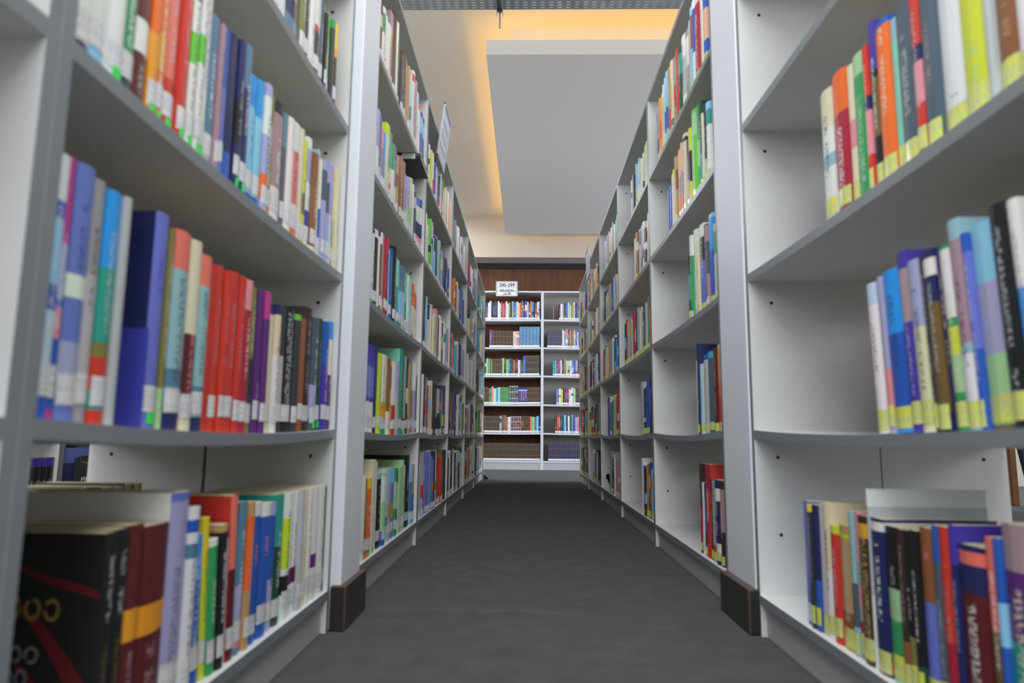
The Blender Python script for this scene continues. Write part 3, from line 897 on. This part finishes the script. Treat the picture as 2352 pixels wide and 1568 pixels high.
for comp, L in bycomp.items():
    where = '%s, %s shelf up' % (BAYL[comp[:2]], SHL[int(comp[2])]) if comp[2] != '0' else '%s, bottom shelf' % BAYL[comp[:2]]
    cnt = Counter(desc(i) for i in L); lab = []
    for k, it in enumerate(L):
        d = desc(it); s = '%s, %s' % (d, where)
        if cnt[d] > 1:
            p = cname(L[k-1]['base']) if k else 'the near panel'; q = cname(L[k+1]['base']) if k+1 < len(L) else 'the far panel'
            s = '%s between %s and %s, %s' % (d.split(' with ')[0].replace(' and ', '-'), p, q, where)
        lab.append(s)
    c2 = Counter(lab); seen = Counter()
    for k, it in enumerate(L):
        s = lab[k]
        if c2[s] > 1:
            seen[s] += 1; s = '%s, %s of its kind, %s' % (desc(it).split(' with ')[0], ORD[seen[s]-1], where)
        it['label'] = s
allab = Counter(i['label'] for i in ITEMS)
for comp, L in bycomp.items():
    for it in L:
        if allab[it['label']] > 1: it['label'] = '%s, %s from the near end, %s' % (desc(it).split(' with ')[0], ('%d' % (L.index(it)+1))+('st' if L.index(it)%10==0 and L.index(it)!=10 else 'nd' if L.index(it)%10==1 and L.index(it)!=11 else 'rd' if L.index(it)%10==2 and L.index(it)!=12 else 'th'), '%s, %s' % (BAYL[comp[:2]], SHL[int(comp[2])]+' shelf'))

MESHROOT = []
for it in ITEMS:
    film = it['comp'] in ('LA2', 'LA3', 'LB3', 'LB4')
    (V, F, C, X, U), pv = book_mesh(it['t'], it['h'], it['D'], it['base'], it['toks'], rnd, film)
    M = place(it['kind'], it['a'], XL if it['kind'] == 'L' else XR, it['z'], it['inset'], it['lean'])
    flip = M.to_3x3().determinant() < 0
    isL = it['kind'] == 'L'; stk = None
    if '-' not in it['toks']:
        z0, hh = (.018, .030) if isL else (.006, .030)
        if it['comp'] in ('RB2', 'RB1', 'RB0', 'RB3', 'RB4'): hh = .022
        z0 += rnd.uniform(-.003, .006)
        if '-y' not in it['toks']: stk = sticker_geo(it['t'], z0, z0+hh) + ('w' if isL or rnd.random() < .06 else 'y',)
    dot = sticker_geo(it['t'], .006, .019, (.25, .95), .0011) if ('*' in it['toks'] or (isL and it['comp'][1] == 'B' and rnd.random() < .12)) else None
    if id(it) in keep:
        if flip: F = [f[::-1] for f in F]; U = [u[::-1] for u in U]
        # a mirrored frame would flip lettering; build in world orientation under an Empty at the base
        R3 = M.to_3x3().to_4x4()
        root = empty('book', M.translation); tag(root, it['label'], 'book', 'books in the %s, %s shelf' % (BAYL[it['comp'][:2]], SHL[int(it['comp'][2])]))
        Vw = [tuple(R3 @ Vector(v)) for v in V]
        cov = link('cover', mesh_from('cover', Vw, F, C, X, U), M_FILM if film else M_BOOK, root)
        me = bpy.data.meshes.new('pages'); me.from_pydata([tuple(R3 @ Vector(v)) for v in pv], [], [f[::-1] if flip else f for f in PF]); link('pages', me, M_PAGES, root)
        for g, nm, cc in ((stk[:2] if stk else None, 'spine_label', STK[stk[2]] if stk else None), (dot, 'colour_dot', STK['g'])):
            if not g: continue
            v, f = g
            o = link(nm, mesh_from(nm, [tuple(R3 @ Vector(q)) for q in v], f if not flip else [x[::-1] for x in f], [cc]*4, [(.42, .42, .48, .5 if nm == 'spine_label' else 0)]*4,
                     [[(UID[0]+.3, v[0][2]), (UID[0]+.7, v[0][2]), (UID[0]+.7, v[5][2]), (UID[0]+.3, v[5][2])]]*4), M_FILM, cov if nm == 'spine_label' else root)
            if nm == 'colour_dot': o['label'] = 'bright green sticker'
        it['root'] = root; it['R3'] = R3
    else:
        add_stuff(M, V, F, C, X, U, flip)
        add_stuff(M, pv, PF, [RGB['cream']]*6, [(0, 0, 0, 0)]*6, [[(0, 0)]*4]*6, flip)
        if stk: add_stuff(M, stk[0], stk[1], [STK[stk[2]]]*4, [(0, 0, 0, 0)]*4, [[(0, 0)]*4]*4, flip)

# the smaller, farther books: one object of stuff
def far_book(kind, a, t, h, z, front, base, toks, stick, lean=0, D=None, inset=None):
    (V, F, C, X, U), pv = book_mesh(t-.0008, h, D or rnd.uniform(.15, .18), base, toks, rnd, False)
    M = place(kind, a, front, z+(t*math.sin(math.radians(lean)) if lean > 0 else 0), rnd.uniform(.004, .016) if inset is None else inset, lean); fl = M.to_3x3().determinant() < 0
    add_stuff(M, V, F, C, X, U, fl); add_stuff(M, pv, PF, [RGB['cream']]*6, [(0, 0, 0, 0)]*6, [[(0, 0)]*4]*6, fl)
    if stick:
        v, f = sticker_geo(t-.0008, .006, .030, None, .0008); add_stuff(M, v, f, [STK[stick]]*4, [(0, 0, 0, 0)]*4, [[(0, 0)]*4]*4, fl)
def parse(tok):
    if tok in SPECIAL: return SPECIAL[tok][0], list(SPECIAL[tok][1])
    if ':' in tok:
        b, g = tok.split(':'); return b, ['~%s@.04-.97' % g, 'O', '%s@.93-.96' % g, '%s@.30-.33' % g, '%s@.64-.67' % g]
    return tok, []
YB = {'L': dict(zip('CDEF', LY[3:])), 'R': dict(zip('CDEF', RY[3:]))}
for ln in SIDE_ROWS.strip().split('\n'):
    p = ln.split(); comp = p[0]; s = comp[0]; lev = int(comp[2]); a, b, h0 = float(p[1])/1e3, float(p[2])/1e3, float(p[3]); cols = p[4:]
    y0, y1 = YB[s][comp[1]]; y0 += T; y1 -= T; a = max(a, y0+.002); b = min(b, y1-.002)
    Z = ZL if s == 'L' else ZR; w = (b-a)/len(cols)
    for i, c in enumerate(cols):
        n = max(1, round(w/.034)); y = a+i*w
        ws = [rnd.uniform(.7, 1.3) for _ in range(n)]; sm = sum(ws)
        for q in range(n):
            t = w*ws[q]/sm; cc = c if q % 2 == 0 or rnd.random() < .6 else rnd.choice(['white', 'charcoal', 'cream', 'grey', 'navy', 'silver'])
            toks = []
            if rnd.random() < .45: toks.append('%s@%.2f-%.2f' % (rnd.choice(['white', 'cream', 'lightblue', 'navy', 'red', 'amber', 'black', 'teal']), *(lambda u: (u, u+rnd.uniform(.08, .35)))(rnd.uniform(.1, .7))))
            h = h0*rnd.uniform(.86, 1.1); z = Z[lev]+.0092-sagz(lev, y+t/2, y0, y1); h = min(h, Z[lev+1]-.012-z)
            far_book(s, y, t, h, z, XL if s == 'L' else XR, cc, toks, ('w' if s == 'L' else rnd.choice('yyw')) if rnd.random() < .8 else None)
            y += t
for ln in BACK_ROWS.strip().split('\n'):
    p = ln.split(); comp = p[0]; lev = int(comp[2]); a, b, h0 = float(p[1])/1e3, float(p[2])/1e3, float(p[3]); cols = p[4:]
    if cols[0][0] == 'X': cols = [cols[1]]*int(cols[0][1:])
    if comp[1] == 'L': a = a; x0, x1 = -.813, .1735; b = min(b, x1-.001)
    else: x0, x1 = .208, 1.193
    w = (b-a)/len(cols); first = a
    def putrow(cols, a, w, edge=None):
        x = a
        for c in cols:
            base, toks = parse(c); sp = c in SPECIAL or ':' in c
            t = w if sp else w*rnd.uniform(.8, 1.2)
            h = h0*(1 if sp else rnd.uniform(.9, 1.06))
            if c == 'skyset': h = .272
            if c == 'tallblue': h = h0*1.16
            if c.startswith('black:silver'): h = h0*1.11
            if c == 'black:gold' and lev == 3: h = .262
            if x+t > x1-.001: t = x1-.001-x
            if t < .006: break
            u = (x+t/2-x0)/(x1-x0); z = ZB[lev]+.0102-(.006*4*u*(1-u) if lev else 0)
            if not sp and rnd.random() < .4: toks.append('%s@%.2f-%.2f' % (rnd.choice(['white', 'cream', 'lightblue', 'navy', 'red', 'gold']), *(lambda v: (v, v+rnd.uniform(.08, .3)))(rnd.uniform(.15, .7))))
            far_book('B', x, t, min(h, ZB[lev+1]-.014-z), z, 8.724, base, toks, 'w', inset=.008 if sp else None)
            x += t
    putrow(cols, a, w)
    if comp[1] == 'L':   # carry the row on to the left, where the aisle bookcases hide it
        n = int((a+.80)/.032); ext = [rnd.choice(cols) for _ in range(n)]
        if comp != 'BL4': 
            x1s = x1; x1 = a; putrow(ext, -.80, (a+.80)/max(1, n)); x1 = x1s
    else:
        n = int((1.18-b)/.032); ext = [rnd.choice(cols) for _ in range(n)]; putrow(ext, b+.001, (1.18-b)/n)
# books of the bays that back onto the first left bay, and of the next row: their tops show under the lowest shelf
x = .60
for c, n in (('lightblue', 3), ('white', 2), ('brown', 3), ('cream', 3), ('darkbrown', 4), ('slate', 5), ('charcoal', 6)):
    for q in range(n):
        t = rnd.uniform(.022, .04)
        if x+t > 1.50: break
        far_book('R', x, t, .225+rnd.uniform(-.01, .012), ZL[0]+.0092, XL-.542, c, [], None, inset=.012, D=.18); x += t
for s, YYs in (('L', LY), ('R', RY)):       # books in the bays that face the neighbouring aisles
    for i, (y0, y1) in enumerate(YYs):
        for lev in range(0 if i > 1 else 1, 5):
            y = y0+T+.003
            while y < y1-T-.04:
                t = rnd.uniform(.026, .042); Z = ZL if s == 'L' else ZR; z = Z[lev]+.0092-sagz(lev, y+t/2, y0, y1)
                if s == 'L': far_book('R', y, t, rnd.uniform(.21, .25), z, XL-.542, rnd.choice(list(RGB)), ['~grey@.1-.11'], None, inset=.012)
                else: far_book('L', y, t, rnd.uniform(.21, .25), z, XR+.545, rnd.choice(list(RGB)), ['~grey@.1-.11'], None, inset=.012)
                y += t
me = mesh_from('books', STUFF['V'], STUFF['F'], STUFF['C'], STUFF['X'], STUFF['U'])
bo = link('books', me, M_BOOK)
tag(bo, 'rows of small far-off books of mixed colours on the distant bookcase shelves', 'books', None, 'stuff')

# ---- single books that lie, face out or show their covers
def find(comp, base, k=0):
    L = [i for i in bycomp[comp] if i['base'] == base and 'root' in i]; return L[k]
def single(name_label, kind, a, t, h, z, front, base, toks, inset, lean, D, group=None, M=None, stick=None):
    (V, F, C, X, U), pv = book_mesh(t, h, D, base, toks, rnd, False)
    if M is None: M = place(kind, a, front, z, inset, lean)
    fl = M.to_3x3().determinant() < 0; R3 = M.to_3x3().to_4x4()
    if fl: F = [f[::-1] for f in F]; U = [u[::-1] for u in U]
    root = empty('book', M.translation); tag(root, name_label, 'book', group)
    link('cover', mesh_from('cover', [tuple(R3 @ Vector(v)) for v in V], F, C, X, U), M_BOOK, root)
    me = bpy.data.meshes.new('pages'); me.from_pydata([tuple(R3 @ Vector(v)) for v in pv], [], [f[::-1] if fl else f for f in PF]); link('pages', me, M_PAGES, root)
    if stick:
        v, f = sticker_geo(t, stick[0], stick[1]); link('spine_label', mesh_from('spine_label', [tuple(R3 @ Vector(q)) for q in v], [x[::-1] for x in f] if fl else f, [STK['w']]*4, [(0, 0, 0, 0)]*4, [[(0, 0)]*4]*4), M_BOOK, root)
    return root, R3
# black book lying flat on top of the fourth-shelf books, spine towards the camera
Rl = Matrix(((0, 0, 1), (0, 1, 0), (1, 0, 0)))    # thickness -> up, depth -> +Y, height -> +X
M = Rl.to_4x4(); M.translation = Vector((-.64, 2.432, 1.4425))
single('black book lying flat across the tops of the left books beneath the fifth shelf', 'X', 0, .022, .235, 0, 0, 'black', ['navy@.0-.25'], 0, 0, .205, None, M, (.165, .215))
# covers seen under the lowest left shelf
for k in range(4):
    single('black book with violet top in the next row left, %s of four by divider' % ['first', 'second', 'third', 'last'][k], 'L', 2.733+k*.0352, .034, .222+.002*(k % 2), Z3[0]+.0092, -1.97, 'black',
           ['violet@.84-1', '~white@.1-.6'], .012, 0, .17, 'black set in the next row left')
for k in range(2):
    single(['thin grey book left of the black violet-topped set', 'thin white book touching the black violet-topped set'][k], 'L', 2.700+k*.0162, .015, .21+.004*k, Z3[0]+.0092, -1.97, ['grey', 'white'][k], [], .012, 0, .17)
mg, R3 = single('face-out dark blue book with white MA DE title in the next row left', 'L', 2.925, .22, .262, Z3[0]+.0092, -1.97, 'navy', ['periwinkle@.75-1'], .004, 0, .02)
tm = Matrix(((0, 0, 1), (1, 0, 0), (0, 1, 0))).to_4x4()
def at(M, x, y, z): Q = M.copy(); Q.translation = Vector((x, y, z)); return Q
bm = nb()
for q in (((.0005, .065, .2), (.0005, .12, .255), (.0005, .22, .255), (.0005, .22, .215), (.0005, .075, .02)),): pass
f = bm.faces.new([bm.verts.new((.0012, y, z)) for y, z in ((.052, .01), (.062, .215), (.10, .225), (.072, .01))])
f = bm.faces.new([bm.verts.new((.0014, y, z)) for y, z in ((.070, .06), (.105, .225), (.215, .225), (.215, .06))])
obj('cover_picture', bm, mat('dark_photo_print', (.012, .02, .035), .35, noise=.8, nscale=18), mg)
bm = nb(); bm.faces.new([bm.verts.new((.0018, y, z)) for y, z in ((.108, .195), (.112, .205), (.215, .185), (.215, .178))]); bm.faces.new([bm.verts.new((.0018, y, z)) for y, z in ((.118, .10), (.13, .135), (.215, .135), (.215, .10))])
obj('cover_picture', bm, M_CHAIR, mg)
text('MA', .034, M_PAPER, mg, at(tm, .0024, .139, .108)); text('DE', .034, M_PAPER, mg, at(tm, .0024, .139, .078))
for k, (c, w_) in enumerate((('tan', .05), ('brown', .04), ('navy', .03), ('blue', .045))):
    single('tall %s book behind the face-out dark blue book, next row left' % c, 'L', 2.925+k*.042, .036, .318, Z3[0]+.0092, -1.97, c, [], .05, 0, .15)

# red book with white D title on its cover, right bay past the pillar
rb = find('RB0', 'red'); tmR = Matrix(((1, 0, 0), (0, 0, -1), (0, 1, 0))).to_4x4()
text('DR', .034, M_PAPER, rb['root'], at(tmR, .075, -.0008, rb['h']-.058), align='LEFT')
# dark cover artwork facing the camera, bottom shelf of the nearest left bay
b0 = find('LA0', 'black'); H = b0['h']; D0 = b0['D']; rt0 = b0['root']; yf = -.0008
def strip(bm, pts, wid):
    last = None
    for (x, z), w_ in zip(pts, wid):
        q = (bm.verts.new((x, yf, z-w_/2)), bm.verts.new((x, yf, z+w_/2)))
        if last: bm.faces.new((last[0], q[0], q[1], last[1]))
        last = q
bm = nb()
strip(bm, [(-.13, .20), (-.10, .193), (-.06, .178), (-.02, .168), (-.004, .162)], [.001, .005, .009, .009, .007])
strip(bm, [(-.10, .165), (-.06, .125), (-.03, .085), (-.004, .045)], [.004, .018, .03, .04])
strip(bm, [(-.09, .10), (-.05, .055), (-.02, .02), (-.004, .008)], [.004, .022, .03, .012])
obj('cover_artwork', bm, M_RED, rt0)
def blobs(bm, x0, x1, z, hgt, seed):
    r_ = random.Random(seed); x = x0
    while x < x1:
        w_ = r_.uniform(.5, .9)*hgt; n = 12; cx, cz = x+w_/2, z+hgt*r_.uniform(.4, .55); ring = []
        for i in range(n):
            q = i*2*math.pi/n; a_, c_ = math.cos(q), math.sin(q)
            ring.append((bm.verts.new((cx+a_*w_*.48, yf-.0004, cz+c_*hgt*.48)), bm.verts.new((cx+a_*w_*.32, yf-.0004, cz+c_*hgt*.32))))
        lo = r_.randrange(n)
        for i in range(n):
            if i == lo: continue
            p_, q_ = ring[i], ring[(i+1) % n]; bm.faces.new((p_[0], q_[0], q_[1], p_[1]))
        x += w_*1.12
bm = nb(); blobs(bm, -.165, -.045, .138, .024, 1); obj('cover_lettering', bm, M_GOLD, rt0)
bm = nb(); blobs(bm, -.165, -.062, .095, .018, 2); blobs(bm, -.165, -.075, .072, .018, 3); blobs(bm, -.165, -.06, .028, .007, 4); blobs(bm, -.165, -.08, .014, .007, 5); obj('cover_lettering', bm, M_SILVERP, rt0)
# blue cover with a bright horizon and a dark globe
b1 = [i for i in bycomp['LA1'] if 'C:navy' in i['toks']][0]; rt1 = b1['root']; H = b1['h']
bm = nb(); n = 14
for i in range(n):
    z0, z1 = H*.45*i/n, H*.45*(i+1)/n
    f = bm.faces.new([bm.verts.new((x, yf, z)) for x, z in ((-.202, z0), (-.001, z0), (-.001, z1), (-.202, z1))])
obj('cover_picture', bm, mat('bright_blue_print', (.055, .06, .42), .35, noise=.45, nscale=9), rt1)
bm = nb(); n = 24; bm.faces.new([bm.verts.new((-.105+.052*math.cos(q*2*math.pi/n), yf-.0004, .085+.052*math.sin(q*2*math.pi/n))) for q in range(n)])
obj('cover_picture', bm, mat('black_globe_print', (.008, .012, .02), .4), rt1)

# ------------------------------------------------------------------ signs
def sign(x, y, z, w_, h_, kind, label, lean=0, lines=None):
    root = empty('sign', (x, y, z), label=label, cat='sign')
    # local frame: panel in its own XZ plane facing -Y, then turned
    R = {'B': Matrix.Identity(4), 'L': Matrix.Rotation(math.pi/2, 4, 'Z'), 'R': Matrix.Rotation(-math.pi/2, 4, 'Z')}[kind] @ Matrix.Rotation(lean, 4, 'X')
    root.matrix_world = Matrix.Translation((x, y, z)) @ R
    bm = nb(); box(bm, -w_/2, w_/2, 0, .003, -h_/2, h_/2, bev=.0008); pan = obj('sign_panel', bm, M_PAPER if lines else M_PLASTIC, root)
    bm = nb(); e = .006
    for a, b, c, d in ((-w_/2, w_/2, h_/2-e, h_/2), (-w_/2, w_/2, -h_/2, -h_/2+e), (-w_/2, -w_/2+e, -h_/2, h_/2), (w_/2-e, w_/2, -h_/2, h_/2)): box(bm, a, b, -.004, .004, c, d)
    obj('sign_frame', bm, M_FRAME, root)
    bm = nb(); i = .016; t_ = .0022
    for a, b, c, d in ((-w_/2+i, w_/2-i, h_/2-i-t_, h_/2-i), (-w_/2+i, w_/2-i, -h_/2+i, -h_/2+i+t_), (-w_/2+i, -w_/2+i+t_, -h_/2+i, h_/2-i), (w_/2-i-t_, w_/2-i, -h_/2+i, h_/2-i),
                       (-w_/2+i, w_/2-i, h_*.065, h_*.065+t_), (-w_/2+i, w_/2-i, -h_*.2, -h_*.2+t_)): box(bm, a, b, -.0012, .0, c, d)
    obj('ruled_border', bm, M_INK if lines else M_GREYINK, pan)
    fm = Matrix.Rotation(math.pi/2, 4, 'X')
    if lines:
        for body, s, zz in lines: text(body, s, M_INK, pan, Matrix.Translation((0, -.0012, zz)) @ fm)
    else:
        bm = nb(); r_ = random.Random(3)
        for zz, hh in ((.045, .03), (-.012, .018), (-.062, .018)):
            x_ = -w_/2+.03
            while x_ < w_/2-.04:
                q = r_.uniform(.008, .018); box(bm, x_, x_+q, -.001, 0, zz-hh*.1, zz+hh*r_.uniform(.5, .9)); x_ += q+.005
        obj('faint_lettering', bm, M_GREYINK, pan)
    return root
sign(-.274, 8.712, 2.315, .285, .2, 'B', 'white sign reading 200-299 RELIGION on top of the far bookcase',
     lines=[('200-299', .062, .028), ('RELIGION', .042, -.036), ('\uFEE5\uFE8E\uFEF3\uFEA9\uFEF7\uFE8D', .042, -.078)])
sign(-.404, 3.09, 1.815, .235, .255, 'L', 'white sign seen edge-on atop the left bookcases, against the cream ceiling', lean=math.radians(7))
sign(.484, 5.40, 1.80, .27, .235, 'R', 'small white sign seen edge-on near the far end of the right bookcases', lean=math.radians(2))

# ------------------------------------------------------------------ small things
bm = nb(); box(bm, -.045, .0, -.015, .015, 0, .045, bev=.008); o = obj('door_stop', bm, M_BLACK); o.location = (-.375, 6.755, 0)
for v in o.data.vertices:
    if v.co.x > -.02: v.co.z *= .55
tag(o, 'small black rubber stop on the carpet at the far left bookcase foot', 'door stop')
bm = nb(); bmesh.ops.create_icosphere(bm, subdivisions=4, radius=.055)
r_ = random.Random(8); off = [Vector((r_.uniform(-1, 1), r_.uniform(-1, 1), r_.uniform(-1, 1))) for _ in range(9)]
for v in bm.verts:
    d = v.co.normalized(); k = 1+.22*math.sin(7*d.x+3*d.z)+.15*math.sin(11*d.y+5*d.x)+.10*math.cos(17*d.z+9*d.y); v.co = Vector((d.x*.055*k*.9, d.y*.06*k*1.25, d.z*.05*k))
zmin = min(v.co.z for v in bm.verts)
for v in bm.verts: v.co.z -= zmin
for f in bm.faces: f.smooth = True
o = obj('plastic_bag', bm, M_BLACK); o.location = (.565, 4.42, ZR[0]+.0095)
tag(o, 'crumpled black bag on the bottom shelf, third right bay past pillar', 'bag')
bm = nb(); bmesh.ops.create_icosphere(bm, subdivisions=3, radius=.035)
for v in bm.verts: v.co = Vector((v.co.x*(1+.2*math.sin(90*v.co.z)), v.co.y*1.3, v.co.z*.9*(1+.2*math.sin(120*v.co.y))))
zmin = min(v.co.z for v in bm.verts)
for v in bm.verts: v.co.z -= zmin
o = obj('cloth', bm, mat('grey_brown_cloth', (.07, .055, .05), .9)); o.location = (.60, 4.345, ZR[0]+.0095)
tag(o, 'small crumpled grey-brown cloth beside the black bag, bottom shelf right', 'cloth')
bm = nb(); box(bm, 0, .004, -.05, .05, 0, .02); o = obj('tape_piece', bm, M_TEAL); o.location = (XL-.001, 4.30, ZL[5]-.012)
tag(o, 'teal tape strip on top edge of the third left bay past pillar', 'tape')
# clear bookend on the far right bookcase
bm = nb(); box(bm, 0, .002, 0, .14, 0, .19, bev=.0008); box(bm, .002, .08, 0, .14, 0, .002)
o = obj('bookend', bm, M_CLEAR); o.location = (.335, 8.74, ZB[5]+.0045)
tag(o, 'clear acrylic bookend on the top shelf of the far right bookcase', 'bookend')

# table and chair beyond the right-hand bookcases, seen through the lowest compartment
tb = empty('table', (3.05, 3.75, 0), label='table with black steel legs beyond the right bookcases', cat='table')
bm = nb(); box(bm, -.75, .75, -.4, .4, .70, .73, bev=.004); obj('tabletop', bm, M_CHAIR, tb)
for sx in (-1, 1):
    for sy in (-1, 1):
        bm = nb(); tube(bm, (sx*.72, sy*.36, .70), (sx*.60, sy*.36, 0), .018); obj('leg', bm, M_BLACK, tb)
ch = empty('chair', (3.0, 4.45, 0), label='brown wooden chair by the table beyond the right bookcases', cat='chair')
bm = nb(); box(bm, -.22, .22, -.22, .22, .43, .46, bev=.01); obj('seat', bm, M_CHAIR, ch)
bm = nb(); box(bm, -.22, .22, .19, .22, .52, .86, bev=.01); obj('backrest', bm, M_CHAIR, ch)
for sx in (-1, 1):
    for sy in (-1, 1):
        bm = nb(); box(bm, sx*.2-.02, sx*.2+.02, sy*.2-.02, sy*.2+.02, 0, .43 if sy < 0 else .52, bev=.004); obj('leg', bm, M_CHAIR, ch)
